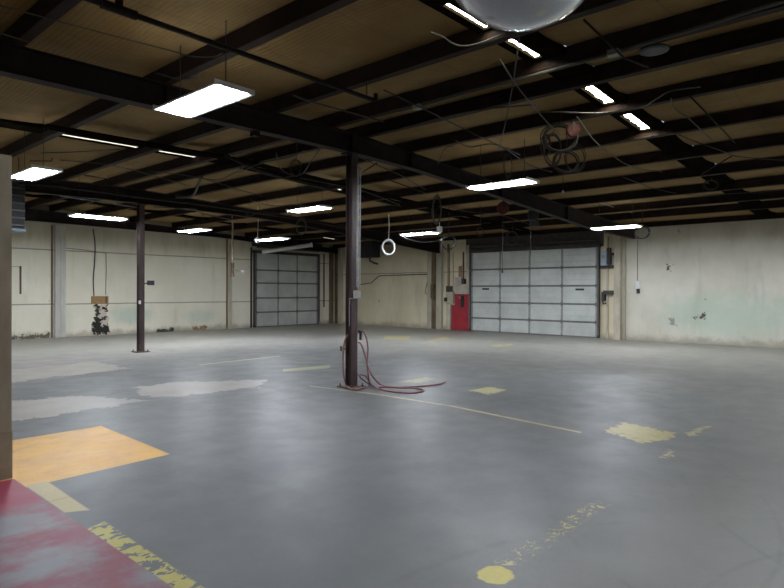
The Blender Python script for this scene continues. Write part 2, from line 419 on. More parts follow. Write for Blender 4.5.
# skylight strips: covered with dark boards, an open slot of daylight along one side
SL = [(3.20, 3.36, [(4.50, 5.22), (5.50, 6.30), (7.52, 8.36), (8.95, 9.88)], 'skylight slot nearest the camera, ragged open joint in the roof'),
      (11.00, 11.11, [(3.75, 5.2), (5.45, 6.4), (9.98, 10.5)], None), (19.2, 19.3, [(16.7, 17.9)], None)]
WF = {(4.50, 5.22): .45, (5.50, 6.30): .6}
k = 0
for (a, b), (s0, s1, rng, _) in zip(STRIPS, SL):
    mb = MB()
    for i in range(len(allx)-1):
        xa, xb = allx[i]+.056, allx[i+1]-.056
        def quad(xa, xb, ya, yb):
            za, zb = zt(xa)+PH-.085, zt(xb)+PH-.085
            mb.add([(xa, ya, za), (xb, ya, zb), (xb, yb, zb), (xa, yb, za), (xa, ya, za+.08), (xb, ya, zb+.08), (xb, yb, zb+.08), (xa, yb, za+.08)],
                   [(0, 3, 2, 1), (4, 5, 6, 7), (0, 1, 5, 4), (1, 2, 6, 5), (2, 3, 7, 6), (3, 0, 4, 7)])
        quad(xa, xb, a, s0); quad(xa, xb, s1, b)
        cuts = sorted(r for r in rng if r[0] < xb and r[1] > xa)
        cur = xa
        for r in cuts:
            if r[0] > cur: quad(cur, r[0], s0, s1)
            cur = min(r[1], xb)
        if cur < xb: quad(cur, xb, s0, s1)
        for r in cuts:
            wf = WF.get(r, 1)
            if wf < 1: quad(max(r[0], xa), min(r[1], xb), s0, s1-(s1-s0)*wf)
    k += 1; struct(mb.build('trim_%d' % k, DBOARD))
    for r in rng:
        mb = MB(); za, zb = (zt(v)+PH-(.06 if s0 < 5 else .082) for v in r)
        nseg = 14; lo = []; hi = []
        for i in range(nseg+1):
            t = i/nseg; x = r[0]+(r[1]-r[0])*t; z = za+(zb-za)*t
            wf = WF.get(r, 1); ss = s1-(s1-s0)*wf
            w = (s1-ss)*(.06+.26*random.random()) if i not in (0, nseg) else 0
            lo.append((x, ss, z)); hi.append((x, s1-w, z))
        vs = lo+hi+[(x, y, z+.01) for x, y, z in lo+hi]; n_ = nseg+1
        fs = []
        for i in range(nseg):
            fs += [(i, i+1, n_+i+1, n_+i), (2*n_+i, 3*n_+i, 3*n_+i+1, 2*n_+i+1), (i, i+1, 2*n_+i+1, 2*n_+i), (n_+i, n_+i+1, 3*n_+i+1, 3*n_+i)]
        mb.add(vs, fs); k2 = k
        o = mb.build('window_%d' % (10*k+rng.index(r)), SKYL if s0 < 5 else SKYD); struct(o)

# ---------------------------------------------------------------- frames
def girder(y, xs_bot, label, w=.17, x0=XN+.02, x1=XW-.02):
    def zb(x):
        for (xa, za), (xb, zb_) in zip(xs_bot, xs_bot[1:]):
            if xa <= x <= xb: return za+(zb_-za)*(x-xa)/(xb-xa)
        return xs_bot[-1][1]
    xs = sorted(set([x0, XR, x1]+[p[0] for p in xs_bot if x0 < p[0] < x1]))
    root = empty('roof_girder', (x0, y, zt(x0)-.3), label, 'girder', 'tapered roof girders')
    def strip(f0, f1, hw, name):
        mb = MB(); vs = []
        for x in xs: vs += [(x, y-hw, f0(x)), (x, y+hw, f0(x)), (x, y+hw, f1(x)), (x, y-hw, f1(x))]
        fs = [(3, 2, 1, 0), tuple(4*(len(xs)-1)+i for i in range(4))]
        for i in range(len(xs)-1):
            for q in range(4):
                r = (q+1) % 4; fs.append((4*i+q, 4*i+r, 4*i+4+r, 4*i+4+q))
        mb.add(vs, fs); o = mb.build(name, STEEL); o.parent = root; o.matrix_parent_inverse = Matrix.Translation(-root.location)
    strip(lambda x: zb(x)+.014, lambda x: zt(x)-.014, .008, 'web')
    strip(lambda x: zt(x)-.014, lambda x: zt(x)-.001, w/2, 'top_flange')
    strip(lambda x: zb(x), lambda x: zb(x)+.014, w/2, 'bottom_flange')
    for x in (6.9, 8.42, 11.6, 14.95, 3.66):
        mb = MB().box(x-.006, y-w/2+.01, zb(x)+.014, x+.006, y-.008, zt(x)-.02).box(x-.006, y+.008, zb(x)+.014, x+.006, y+w/2-.01, zt(x)-.02)
        o = mb.build('stiffener', STEEL); o.parent = root; o.matrix_parent_inverse = Matrix.Translation(-root.location)
    return root
PA = [(-4, 3.74), (6.9, 3.895), (8.6, 3.87), (12.07, 3.69), (16.6, 3.42), (20.23, 3.38)]
girder(YA, PA, 'dark brown roof girder crossing above the near column with the hose')
girder(YB, [(-4, 3.70), (6.9, 3.85), (10.9, 3.82), (14, 3.65), (20.23, 3.2)], 'dark brown roof girder resting on the far left column')
girder(YE, [(-4, 3.70), (6.9, 3.85), (13.5, 3.80), (20.23, 3.45)], 'dark brown roof girder running along the top of the left wall')
girder(YC, PA, 'dark brown roof girder behind the skylight slots, nearest the camera')
ordw = ['first', 'second', 'third', 'fourth', 'fifth', 'sixth', 'seventh', 'eighth']
il = [x for x in PX if x < XR][::-1]; ir = [x for x in PX if x > XR]
def purlin(x, label, eave=False):
    d = .055 if x < XR else -.055       # flanges point up-slope
    z0 = zt(x); z1 = z0+PH
    if eave: z0 += .04
    t = .008
    f = d
    mb = MB()
    y0, y1 = YN+.02, YW-.02
    mb.box(x-t/2, y0, z0, x+t/2, y1, z1)
    mb.box(x+t/2 if f > 0 else x-t/2, y0, z0, x+f, y1, z0+t)
    mb.box(x+t/2 if f > 0 else x-t/2, y0, z1-t, x+f, y1, z1)
    lip = x+f
    mb.box(lip-t/2, y0, z0+t, lip+t/2, y1, z0+.028)
    # twin section on the other side gives the lapped, doubled look
    mb.box(x-t/2 if f > 0 else x+t/2, y0, z0, x-f*.9, y1, z0+t)
    mb.box(x-f*.9-t/2, y0, z0+t, x-f*.9+t/2, y1, z1)
    o = mb.build('roof_purlin', PURL, loc=(x, 0, zt(x)))
    tag(o, label, 'purlin', 'roof purlins')
for i, x in enumerate(il): purlin(x, 'dark roof purlin, %s from the ridge on the near camera side' % ordw[min(i, 7)])
for i, x in enumerate(ir):
    e = i == len(ir)-1
    purlin(x, 'dark eave beam running along the top of the right wall' if e else 'dark roof purlin, %s from the ridge on the roller door side' % ordw[min(i, 7)], e)

# ---------------------------------------------------------------- columns
def column(x, y, zb, label, mat, s=.142):
    root = empty('steel_column', (x, y, 0), label, 'column')
    t = .012; h = s/2
    prof = [(-h, -h), (h, -h), (h, -h+t), (t/2, -h+t), (t/2, h-t), (h, h-t), (h, h), (-h, h), (-h, h-t), (-t/2, h-t), (-t/2, -h+t), (-h, -h+t)]
    MB().prism(prof, lambda p, q, u: (p, q, u), .02, zb-.02).build('shaft', mat, root)
    MB().box(-.17, -.17, 0, .17, .17, .02).build('base_plate', RUST, root)
    MB().box(-.13, -.13, zb-.02, .13, .13, zb-.001).build('cap_plate', STEEL, root)
    for a in (-.13, .13):
        for b in (-.13, .13):
            MB().cyl((a, b, .02), (a, b, .035), .022, 6).cyl((a, b, .035), (a, b, .065), .011, 8).build('anchor_bolt', RUST, root)
    return root
cA = fz(352, 387); cB = fz(140.5, 352)
ca = column(cA.x-.015, YA, 3.893, 'rusty brown steel column with electrical box and red air hose at its foot', COLM)
cb = column(cB.x, YB, 3.849, 'grey brown steel column standing alone on the far left of the floor', COLM)
MB().box(-.105, -.113, 1.25, -.045, -.101, 1.34).build('tag_plate', WHITE, cb)
MB().cyl((.1, 0, 1.78), (.22, -.02, 1.80), .015).box(.18, -.06, 1.74, .34, .02, 1.86).build('bracket_lamp', GREYU, cb)
# conduit and outlet box on the near column
cf = cA.copy(); 
def pl(px, py, dd=0.0):     # point in the upright plane of the near column, facing the camera
    r = Fw + Rt*((px-392)/FPX) - Up*((py-294)/FPX); c = Vector((0, 0, H))
    D = Vector((cA.x, YA, 0)).dot(Vector((Fw.x, Fw.y, 0)))-dd
    return c+r*(D/Vector((r.x, r.y, 0)).dot(Vector((Fw.x, Fw.y, 0)).normalized())*1.0)
cond = MB().tube([pl(358.2, 165, .10), pl(357.8, 225, .10), pl(357.2, 287, .10)], .016, 8).tube([pl(360.4, 168, .07), pl(360, 225, .07), pl(359.4, 287, .07)], .012, 8)
tag(cond.build('electrical_conduit', GALV), 'grey conduit pipes strapped to the near brown column above its box', 'conduit')
p = pl(357, 294.5, .12)
ob = empty('outlet_box', (p.x, p.y, p.z), 'pale grey outlet box on the near brown column at eye height', 'electrical box', rz=YAW-PI/2)
MB().box(-.055, -.04, -.065, .055, .04, .065).build('box_body', BEIGEB, ob, bevel=.006)
MB().box(-.045, -.048, -.055, .045, -.04, .055).build('cover_plate', GALV, ob)
p = pl(351, 298.5, .13); tag(MB().box(-.035, -.015, -.008, .035, .015, .008).tube([(-.03, 0, -.0), (-.04, 0, -.2), (-.035, 0, -.45)], .007, 6).build('hook_bracket', GALV), 'small bright metal hook bracket on the near column beside its box', 'hook').location = (p.x, p.y, p.z)
# spigot and hose holder at foot
p0 = pl(345, 349, .0); p1 = pl(341, 349, .02)
tag(MB().cyl(pl(347, 349, .05), pl(341, 349, .05), .013).cyl(pl(341, 346, .05), pl(341, 351, .05), .016).build('air_valve', RUST), 'small brass air valve sticking out left of the near column', 'valve')
hb = empty('hose_nozzle', pl(361, 335, .1), 'black hose nozzle hanging on the right of the near column', 'nozzle')
L = hb.location
MB().tube([pl(358, 331.5, .1)-L, pl(360.5, 331.5, .1)-L], .025, 8).build('hose_fitting', BLACK, hb)
MB().tube([pl(360.6, 331, .1)-L, pl(360.6, 336, .1)-L, pl(360.4, 340, .1)-L], [.028, .02, .02], 8).build('nozzle_tip', BLACK, hb)
def hose(pts, label, r=.013, mat=HOSE, name='air_hose', group='red air hoses at the near column'):
    tag(MB().tube(smooth_path(pts, 7), r, 8).build(name, mat, smooth=True), label, 'hose', group)
g = .014
hose([pl(348, 334, .1), pl(344.5, 342, .1), pl(343.2, 355, .1), pl(343, 368, .12), pl(344.3, 379, .15), fz(347, 386, g+.02), fz(353, 389, g+.03), fz(362, 388, g), fz(369, 385.5, g), pl(368.5, 377, .12), pl(367.2, 365, .1), pl(367.8, 348, .1), pl(366, 337, .1), pl(363.5, 332, .1), pl(361, 331.5, .1)], 'red air hose looped around the foot of the near column')
hose([pl(358, 342.5, .1), pl(361, 344, .1), pl(364.5, 354, .1), pl(368, 367, .13), pl(373, 377, .2), fz(380, 384, g), fz(390, 387, g), fz(408, 387, g), fz(428, 385.5, g), fz(440, 384, g), fz(445, 381.5, g)], 'red air hose falling from the near column and running right across the floor')
hose([pl(357.5, 372, .1), pl(361, 378, .2), fz(368, 383, g), fz(376, 387.3, g), fz(385, 387, g+.024), fz(403, 388, g+.02), fz(420, 389, g), fz(423.5, 391, g), fz(412, 393, g), fz(395, 392, g), fz(383, 390, g), fz(377, 387.5, g+.028)], 'red air hose lying in a flat loop on the floor right of the near column')
hose([pl(358, 374, .1), pl(362, 375, .12), pl(366, 376.5, .15), fz(371, 384, g+.03), fz(380, 389.6, g+.035)], 'short red hose end leaning at the foot of the near column', .012)

# ---------------------------------------------------------------- luminaires
def fixture_proto():
    root = empty('ceiling_light', (0, 0, 0), 'x', 'light fixture', 'lit fluorescent ceiling lights')
    # body runs along local y, 1.22 long, .46 wide
    w, l, h = .23, .61, .05
    MB().prism([(-w, 0), (-w+.015, 0), (-.09, h-.02), (.09, h-.02), (w-.015, 0), (w, 0), (w, .012), (.11, h), (-.11, h), (-w, .012)],
               lambda p, q, u: (p, u, q), -l, l).build('housing', WHITE, root)
    for s in (-1, 1):
        MB().box(-w, s*l, 0, w, s*(l+.012), h).build('end_cap', WHITE, root)
    for i in range(4):
        x = -.15+.1*i
        MB().cyl((x, -l+.02, .018), (x, l-.02, .018), .019, 10).build('lamp_tube', TUBE, root, smooth=True)
    for s in (-1, 1):
        MB().cyl((0, s*.45, h), (0, s*.45, h+.25), .005, 6).build('hanger_rod', BWIRE, root)
    return root
proto = fixture_proto()
FX = [(3.38, 5.70, 3.60, 0, 'fluorescent light, largest and nearest, hanging left of the near column'),
      (3.40, 10.9, 3.50, 0, 'lit fluorescent light hanging beside the partition at the left edge'),
      (6.1, 15.0, 3.37, PI/2, 'lit fluorescent light seen lengthwise before the left wall, left of the far column'),
      (9.25, 16.0, 3.36, 0, 'small far fluorescent light just right of the far left column'),
      (9.45, 11.05, 3.57, 0, 'lit fluorescent light just left of the near column'),
      (11.4, 15.1, 3.20, 0, 'lit fluorescent light hanging before the smaller roller door'),
      (13.9, 11.2, 3.32, 0, 'lit fluorescent light beside the hanging coils, left of the red panel'),
      (9.25, 5.57, 3.50, 0, 'lit fluorescent light centred before the wide roller door'),
      (15.9, 6.05, 3.32, 0, 'lit fluorescent light hanging before the right wall'),
      (3.4, .3, 3.6, 0, 'lit fluorescent light outside the frame, nearest beside the camera'),
      (9.4, .2, 3.55, 0, 'lit fluorescent light outside the frame to the right, middle of its row'),
      (.2, 16.6, 3.4, 0, 'added fluorescent light outside the frame behind the left partition, brightening the left wall'),  # unseen lamp added to brighten the left wall
      (15.9, .3, 3.35, 0, 'lit fluorescent light outside the frame in front of the right wall')]
for i, (x, y, z, rz, lab) in enumerate(FX):
    if i == 0: r = proto
    else:
        r = proto.copy(); COL.objects.link(r)
        for ch in list(proto.children):
            c = ch.copy(); COL.objects.link(c); c.parent = r
    r.location = (x, y, z); r.rotation_euler = (0, 0, rz); r['label'] = lab
    # longer rods reach the roof: scale of rods handled per copy
    top = zt(x)+PH-.01-z
    for c in r.children:
        if c.name.startswith('hanger_rod'):
            c.scale = (1, 1, 1); k_ = (top-.05)/.25
            c.scale[2] = k_; c.location[2] = .05*(1-k_)

# unlit white tube fixture above the small roller door
a = on(262, 252, 1, 20.6); b = on(311, 245, 1, 19.4)
uf = empty('unlit_tube_light', (a+b)/2, 'unlit white tube fixture hanging above the smaller roller door', 'light fixture')
MB().cyl(a-(a+b)/2, b-(a+b)/2, .085, 16).build('tube_cover', WHITE, uf, smooth=True)
e = (b-a).normalized()
MB().cyl(b-(a+b)/2, b-(a+b)/2+e*.06, .10, 16).build('end_cap', WHITE, uf, smooth=True)
for t in (.2, .8):
    q = a.lerp(b, t)-(a+b)/2
    MB().cyl(q+Vector((0, 0, .08)), q+Vector((0, 0, zt(a.x)+PH-.02-a.lerp(b, t).z)), .006, 6).build('hanger_rod', BWIRE, uf)

# ---------------------------------------------------------------- convex mirror dome close to the camera
mr = on(524, -52, 2, 3.62)
md_ = empty('dome_mirror', mr, 'large grey convex dome mirror on the ceiling at the top edge', 'mirror')
dm = NT('mirror_acrylic'); dm.b.inputs['Base Color'].default_value = (.55, .56, .58, 1); dm.b.inputs['Metallic'].default_value = .85; dm.b.inputs['Roughness'].default_value = .22
rD = .485
prof = [(rD*math.cos(t), -rD*math.sin(t)*.92) for t in [PI/2*i/24 for i in range(25)]]
MB().lathe(prof, (0, 0, 0), 48).build('dome', dm.m, md_, smooth=True)
MB().lathe([(rD+.004, -.012), (rD+.022, -.012), (rD+.022, .012), (rD-.02, .012)], (0, 0, 0), 48).build('rim', GALV, md_)
for a_ in (0, 2.1, 4.2):
    MB().cyl((rD*.9*math.cos(a_), rD*.9*math.sin(a_), .01), (rD*.9*math.cos(a_), rD*.9*math.sin(a_), zt(mr.x)+PH-.03-mr.z), .005, 6).build('hanger_chain', BWIRE, md_)

# ---------------------------------------------------------------- sectional doors
def door(name, ax, u0, u1, cols, rows, ztop, slots):
    """ax: 0 -> in the left wall (runs along x), 1 -> in the back wall (runs along y)"""
    W = YW if ax == 0 else XW
    def P(u, d, z): return (u, W-d, z) if ax == 0 else (W-d, u, z)
    def bx(mb, ua, ub, da, db, za, zb):
        A = P(ua, da, za); B = P(ub, db, zb); mb.box(*A, *B); return mb
    root = empty(name, P((u0+u1)/2, .03, 0)); struct(root)
    inv = Matrix.Translation(-root.location)
    def part(mb, nm, mat, label=None):
        o = mb.build(nm, mat); o.parent = root; o.matrix_parent_inverse = inv
        if label: o['label'] = label
    zs = [.01]+rows+[ztop]
    for za, zb in zip(zs, zs[1:]):
        h = zb-za-.006; prof = []
        nb = 3
        for i in range(nb):
            a0 = za+h*i/nb; a1 = za+h*(i+1)/nb
            prof += [(.10, a0+.012), (.10, a1-.012), (.088, a1-.004)]
        prof = [(.06, za), (.088, za)]+prof+[(.06, za+h)]
        part(MB().prism(prof, lambda p, q, u: P(u, p, q), u0, u1), 'door_section', DOORP)
        part(bx(MB(), u0, u1, .10, .125, za-.0+(0 if za < .1 else -.032), za+.032), 'section_rail', DOORR)
    for c_ in [u0+.03]+cols+[u1-.03]:
        part(bx(MB(), c_-.035, c_+.035, .101, .118, .02, ztop), 'stile', STILE)
        for z in rows:
            part(bx(MB(), c_-.045, c_+.045, .118, .14, z-.06, z+.06), 'hinge', DOORR)
    for u, z in slots:
        part(bx(MB(), u-.16, u+.16, .101, .108, z-.035, z+.035), 'black_slot', BLACK)
    for s, u in ((-1, u0), (1, u1)):
        part(bx(MB(), u, u+s*.06, 0.005, .14, 0, ztop+.1), 'jamb', DJAMB)
        part(bx(MB(), u+s*.02, u+s*.07, .14, .20, .1, ztop), 'track', DOORR)
    part(bx(MB(), u0-.09, u1+.09, .005, .16, ztop, ztop+.12), 'header', DJAMB)
    part(MB().cyl(P(u0, .2, ztop+.25), P(u1, .2, ztop+.25), .035, 10), 'spring_shaft', DJAMB)
    return root
d1 = (wy(255.5, 300, .1)[0], wy(317.5, 300, .1)[0])
door('door_1', 0, d1[0], d1[1], [wy(278, 300, .1)[0], wy(297, 300, .1)[0]], [wy(256, 312.3)[2], wy(256, 298)[2], wy(256, 283)[2], wy(256, 270)[2]], wy(256, 253)[2], [])
d2 = (wx(597.5, 300, .1)[1], wx(471.5, 300, .1)[1])
door('door_2', 1, d2[0], d2[1], [wx(500, 300, .1)[1], wx(529.5, 300, .1)[1], wx(562, 300, .1)[1]], [.54, 1.17, 1.82, 2.48], wx(560, 249)[2], [(wx(487, 289)[1], wx(487, 289)[2]), (wx(581, 289.5)[1], wx(581, 289.5)[2])])

# dark lintel boards above doors
def wbox(axis, px0, py0, px1, py1, depth, d0=.001, mb=None):
    f = wy if axis == 0 else wx
    a = f(px0, py0, d0+depth); b = f(px1, py1, d0+depth)
    mb = mb or MB()
    if axis == 0: mb.box(a.x, YW-d0, a.z, b.x, YW-d0-depth, b.z)
    else: mb.box(XW-d0, a.y, a.z, XW-d0-depth, b.y, b.z)
    return mb
def wtube(axis, pts, r, d=.03, mb=None, smooth=False, n=8):
    f = wy if axis == 0 else wx
    q = [f(a, b, d) for a, b in pts]
    return (mb or MB()).tube(smooth_path(q) if smooth else q, r, n)
tk = [10]
def trim(mb, mat, **k):
    tk[0] += 1; o = mb.build('trim_%d' % tk[0], mat, **k); return struct(o)
trim(wbox(0, 252, 232, 322, 251, .03), DJAMB)
trim(wbox(1, 466, 226, 603, 246, .05), DJAMB)
# pilasters on the left wall
def pil(axis, px0, px1, depth, mat, ztop=3.78, z0=0.0, d0=0.0):
    f = wy if axis == 0 else wx
    a = f(px0, 300, depth); b = f(px1, 300, depth)
    mb = MB()
    if axis == 0: mb.box(a.x, YW-d0, z0, b.x, YW-depth, ztop)
    else: mb.box(XW-d0, a.y, z0, XW-depth, b.y, ztop)
    return trim(mb, mat, bevel=.008)
BROWN_STAIN_SHADE = simple('brown_stain_shade_post', (.20, .145, .085, 1), .75, 0, .45, 5, .3, .1, stretch=(1, 1, .3))
PAINTW = simple('white_painted_post', (.62, .61, .55, 1), .7, 0, .2, 3, .3, .1, stretch=(1, 1, .3))
pil(0, 51, 53, .02, BROWN_STAIN_SHADE); pil(0, 55.5, 60.5, .12, PAINTW); pil(0, 60.5, 66, .05, PAINTW)
pil(0, 228.3, 231.6, .17, BROWN_STAIN_SHADE); pil(0, 228.1, 232, .20, CREAM, d0=.172)  # brown body paints the shaded left side of this cream pilaster
pil(0, 250.8, 252.4, .05, DJAMB, 3.5)
# corner and back wall posts
pil(1, 334.6, 337, .05, BROWN_STAIN_SHADE); pil(1, 338, 341.5, .12, CREAM)
pil(0, 330.5, 333.5, .12, BROWN_STAIN_SHADE)
pil(1, 427, 431, .10, CREAM); pil(1, 431, 436, .06, BROWN_STAIN_SHADE, 3.7); pil(1, 436, 441, .16, CREAM); pil(1, 447, 449, .05, BROWN_STAIN_SHADE, 3.6)
pil(1, 466, 468.8, .08, CREAM, 3.5)
pil(1, 613.6, 620, .30, CREAM, 3.70); pil(1, 620.2, 625, .10, CREAM, 3.70); pil(1, 606, 608, .06, CREAM, 3.5)

# ---------------------------------------------------------------- things on the left wall
tag(wtube(0, [(58, 247.3), (80, 249.5), (106, 253)], .014, .03).build('wall_conduit', GALV), 'thin grey conduit running right along the left wall near its top', 'conduit')
tag(wtube(0, [(106, 253.5), (106.3, 270), (105.5, 295)], .014, .03).build('wall_conduit', GALV), 'thin grey conduit dropping down the left wall to the plywood patch', 'conduit')
tag(wtube(0, [(93, 229), (95, 243), (94.6, 262), (93.3, 280), (94, 296)], .018, .03, smooth=True).build('wall_cable', BWIRE), 'black cable hanging down the left wall to the plywood patch', 'cable')
pp = empty('plywood_patch', (0, 0, 0), 'tan plywood board nailed over the broken hole in the left wall', 'board')
wbox(0, 91.5, 296.2, 108.5, 304, .03).build('board', PLY, pp); wbox(0, 105.6, 296.5, 107, 303.5, .012, .034).build('batten', BROWN_STAIN_SHADE, pp)
fr = empty('access_frame', (0, 0, 0), 'thin brown rectangular frame on the left wall beside the partition', 'frame')
MBf = MB()
wbox(0, -20, 265.5, 21.5, 267, .04).build('frame_top', BROWN_STAIN_SHADE, fr); wbox(0, 20, 266, 21.5, 294, .04).build('frame_side', BROWN_STAIN_SHADE, fr)
# rusty drop pipe with a switch, hanging between far girder and left wall
q0 = on(233.5, 206, 1, 17.6); q1 = on(232.5, 268, 1, 17.6)
dp = empty('drop_pipe', (q1.x, q1.y, q1.z), 'thin rusty pipe hanging from the roof before the left wall, box at its end', 'pipe')
qr = Vector((0, 0, q1.z))
MB().tube([(0, 0, 0), (0, 0, zt(q1.x)+PH-q1.z-.01)], .03, 8).build('pipe', simple('light_rust', (.26, .20, .15, 1), .7), dp)
MB().box(-.05, -.04, -.30, .05, .04, .18).build('switch_box', RUST, dp, bevel=.006)
MB().tube([(.03, 0, -.05), (.12, -.1, -.1), (.26, -.2, -.12)], .012, 6).box(.22, -.26, -.17, .36, -.16, -.07).build('lever', GALV, dp)
# small louvred unit heater beside the partition
h0 = on(13, 176, 1, 13.6); h1 = on(25.5, 229, 1, 13.6)
uh = empty('unit_heater', (h1.x, 13.6, h1.z), 'dark louvred unit heater hanging beside the partition at the left edge', 'heater')
hw = .72; hh = h0.z-h1.z
MB().box(-hw, .03, 0, 0, .5, hh).build('casing', GREYU, uh, bevel=.01)
MB().box(-hw, -.0, -.05, .01, .51, 0).build('bottom_pan', BLUEG, uh)
for i in range(7):
    z = hh*(i+.35)/7
    MB().add([(-hw+.02, -.03, z), (-.01, -.03, z), (-.01, .03, z+.025), (-hw+.02, .03, z+.025), (-hw+.02, -.03, z+.01), (-.01, -.03, z+.01), (-.01, .03, z+.035), (-hw+.02, .03, z+.035)],
             [(0, 1, 2, 3), (7, 6, 5, 4), (0, 4, 5, 1), (1, 5, 6, 2), (2, 6, 7, 3), (3, 7, 4, 0)]).build('louvre', GALV, uh)
for s in (-hw+.05, -.05): MB().cyl((s, .25, hh), (s, .25, zt(h1.x)+PH-h1.z-.02), .008, 6).build('hanger_rod', BWIRE, uh)
# pipe right of the small door
tag(wtube(0, [(324, 254), (324, 307)], .035, .06).build('wall_pipe', BROWN_STAIN_SHADE), 'brown vertical pipe on the wall right of the smaller roller door', 'pipe')

# ---------------------------------------------------------------- things on the back and right walls
cd1 = wtube(1, [(430, 274.2), (410, 274.8), (385, 275.5), (379, 276), (371, 283), (362, 284.3), (352, 284)], .02, .03)
tag(cd1.build('wall_conduit', RUST), 'rusty conduit crossing the back wall behind the near column', 'conduit')
tag(wbox(1, 430.5, 284, 433.4, 298.5, .12, .11).build('switch_box', BROWN_STAIN_SHADE), 'narrow brown switch box on the post left of the red panel', 'electrical box')
tag(wtube(1, [(428, 278), (426.5, 286), (425.3, 292), (427, 294), (429, 290), (428.5, 285)], .012, .06, smooth=True).build('wire_loop', BWIRE), 'small dark wire loop on the back wall left of the brown switch box', 'cable')
# panel cluster left of the wide door
tag(wbox(1, 445.5, 292, 453, 303.5, .16).build('breaker_box', CREAM, bevel=.01), 'cream breaker box on the back wall, upper left of the red panel', 'electrical box')
tag(wbox(1, 444.0, 297.5, 445.8, 301.5, .10, .16).build('disconnect_switch', BLACK), 'small black switch on the left side of the cream breaker box', 'switch')
tag(wbox(1, 446, 303.8, 450, 329.5, .10).build('wire_trough', CREAM, bevel=.01), 'cream metal trough standing below the breaker box beside the red panel', 'electrical box')
tag(wbox(1, 446, 286, 452, 291.8, .12).build('motor_starter', DJAMB), 'dark small box sitting atop the cream breaker box', 'electrical box')
for a_, b_, t_ in ((443.5, 252, 'left'), (448, 253, 'middle'), (453.2, 252, 'right')):
    tag(wtube(1, [(a_, b_), (a_, 291)], .022, .08).build('wall_conduit', CREAM), 'cream vertical conduit above the breaker box, %s of three' % t_, 'conduit')
rp = empty('red_panel', (0, 0, 0), 'bright red painted panel standing against the wall left of the wide roller door', 'panel')
wbox(1, 454.5, 294, 468.8, 330.5, .10).build('upper_panel', REDP, rp, bevel=.008)
wbox(1, 451.5, 305, 454.5, 331, .10).build('side_panel', REDP, rp)
wbox(1, 460.5, 295.5, 463.3, 307, .05, .103).build('handle', BLACK, rp)
wbox(1, 459, 296.5, 460.4, 298.5, .03, .103).build('latch', GALV, rp)
tag(wbox(1, 455, 277.5, 461.2, 284.5, .14).build('notice_box', simple('pinkish_box', (.50, .42, .42, 1), .6), bevel=.006), 'pale pinkish grey box above the red panel', 'electrical box')
tag(wbox(1, 455, 285, 466, 293.5, .09).build('junction_box', BEIGEB, bevel=.006), 'wide beige junction box directly above the red panel', 'electrical box')
tag(wbox(1, 461.8, 279, 464.4, 284, .14).build('push_button_box', DJAMB), 'black push button box above the red panel beside the pinkish box', 'switch')
tag(wtube(1, [(463.3, 252), (463.3, 279)], .028, .08).build('wall_conduit', RUST), 'rusty vertical conduit above the push button box by the wide door', 'conduit')
tag(wbox(1, 458.5, 266, 461.5, 277, .04).build('sign_strip', simple('faded_red', (.34, .20, .15, 1), .7)), 'faded reddish strip on the wall above the pinkish box', 'strip')
# opener on the right of the wide door
bb = empty('opener_box', (0, 0, 0), 'blue grey control box at the upper right corner of the wide door', 'electrical box')
wbox(1, 600.5, 251, 606, 265.5, .20, .25).build('box_body', BLUEG, bb, bevel=.01)
wbox(1, 601.2, 255, 605.2, 258, .01, .46).build('label_plate', GALV, bb)
wbox(1, 606.5, 248, 610, 264, .16, .2).build('motor', DJAMB, bb, bevel=.02)
wbox(1, 600, 265.5, 613, 267.5, .25).build('bracket', DJAMB, bb)
wbox(1, 607, 253, 613, 254.8, .25).build('bracket', DJAMB, bb)
bo = empty('door_winch', (0, 0, 0), 'black winch bracket on the right jamb of the wide door at waist height', 'winch')
wbox(1, 603, 290.5, 613.2, 294.5, .22).build('bar', BLACK, bo)
wbox(1, 601.4, 292, 604, 301, .18).build('drum', DJAMB, bo)
wtube(1, [(602.5, 301), (603.5, 304), (606, 303)], .03, .15).build('crank', RUST, bo)
tag(wtube(1, [(637.5, 236), (637.5, 281)], .013, .02).build('wall_conduit', GALV), 'thin grey conduit dropping down the right wall to a white outlet', 'conduit')
oo = empty('wall_outlet', (0, 0, 0), 'white outlet box with dark plug on the right wall beside the cream post', 'outlet')
wbox(1, 635.7, 281, 639.4, 288.5, .08).build('outlet_body', WHITE, oo, bevel=.005)
wbox(1, 636.3, 288.8, 638.8, 293.5, .10).build('plug', DJAMB, oo, bevel=.01)
# fan heater behind near column
c0 = on(357, 236, 0, 19.3); c1 = on(372.5, 257, 0, 19.3)
fh = empty('unit_heater', (19.3, (c0.y+c1.y)/2, c1.z), 'dark box heater hanging on the back wall just right of the near column', 'heater')
w_ = abs(c0.y-c1.y)/2; h_ = c0.z-c1.z
MB().box(0, -w_, 0, .5, w_, h_).build('casing', GREYU, fh, bevel=.01)
for i in range(5): MB().box(-.015, -w_+.03, h_*(i+.5)/5.5-.02, 0, w_-.03, h_*(i+.5)/5.5+.01).build('louvre', DJAMB, fh)
for s in (-1, 1): MB().cyl((.25, s*(w_-.06), h_), (.25, s*(w_-.06), zt(19.5)+PH-c1.z-.02), .01, 6).build('hanger_rod', BWIRE, fh)
MB().tube([(.3, -.05, 0), (.25, -.1, -.15), (.3, -.3, -.25), (.35, -.5, -.3)], .045, 8).build('gas_pipe', GREYU, fh)

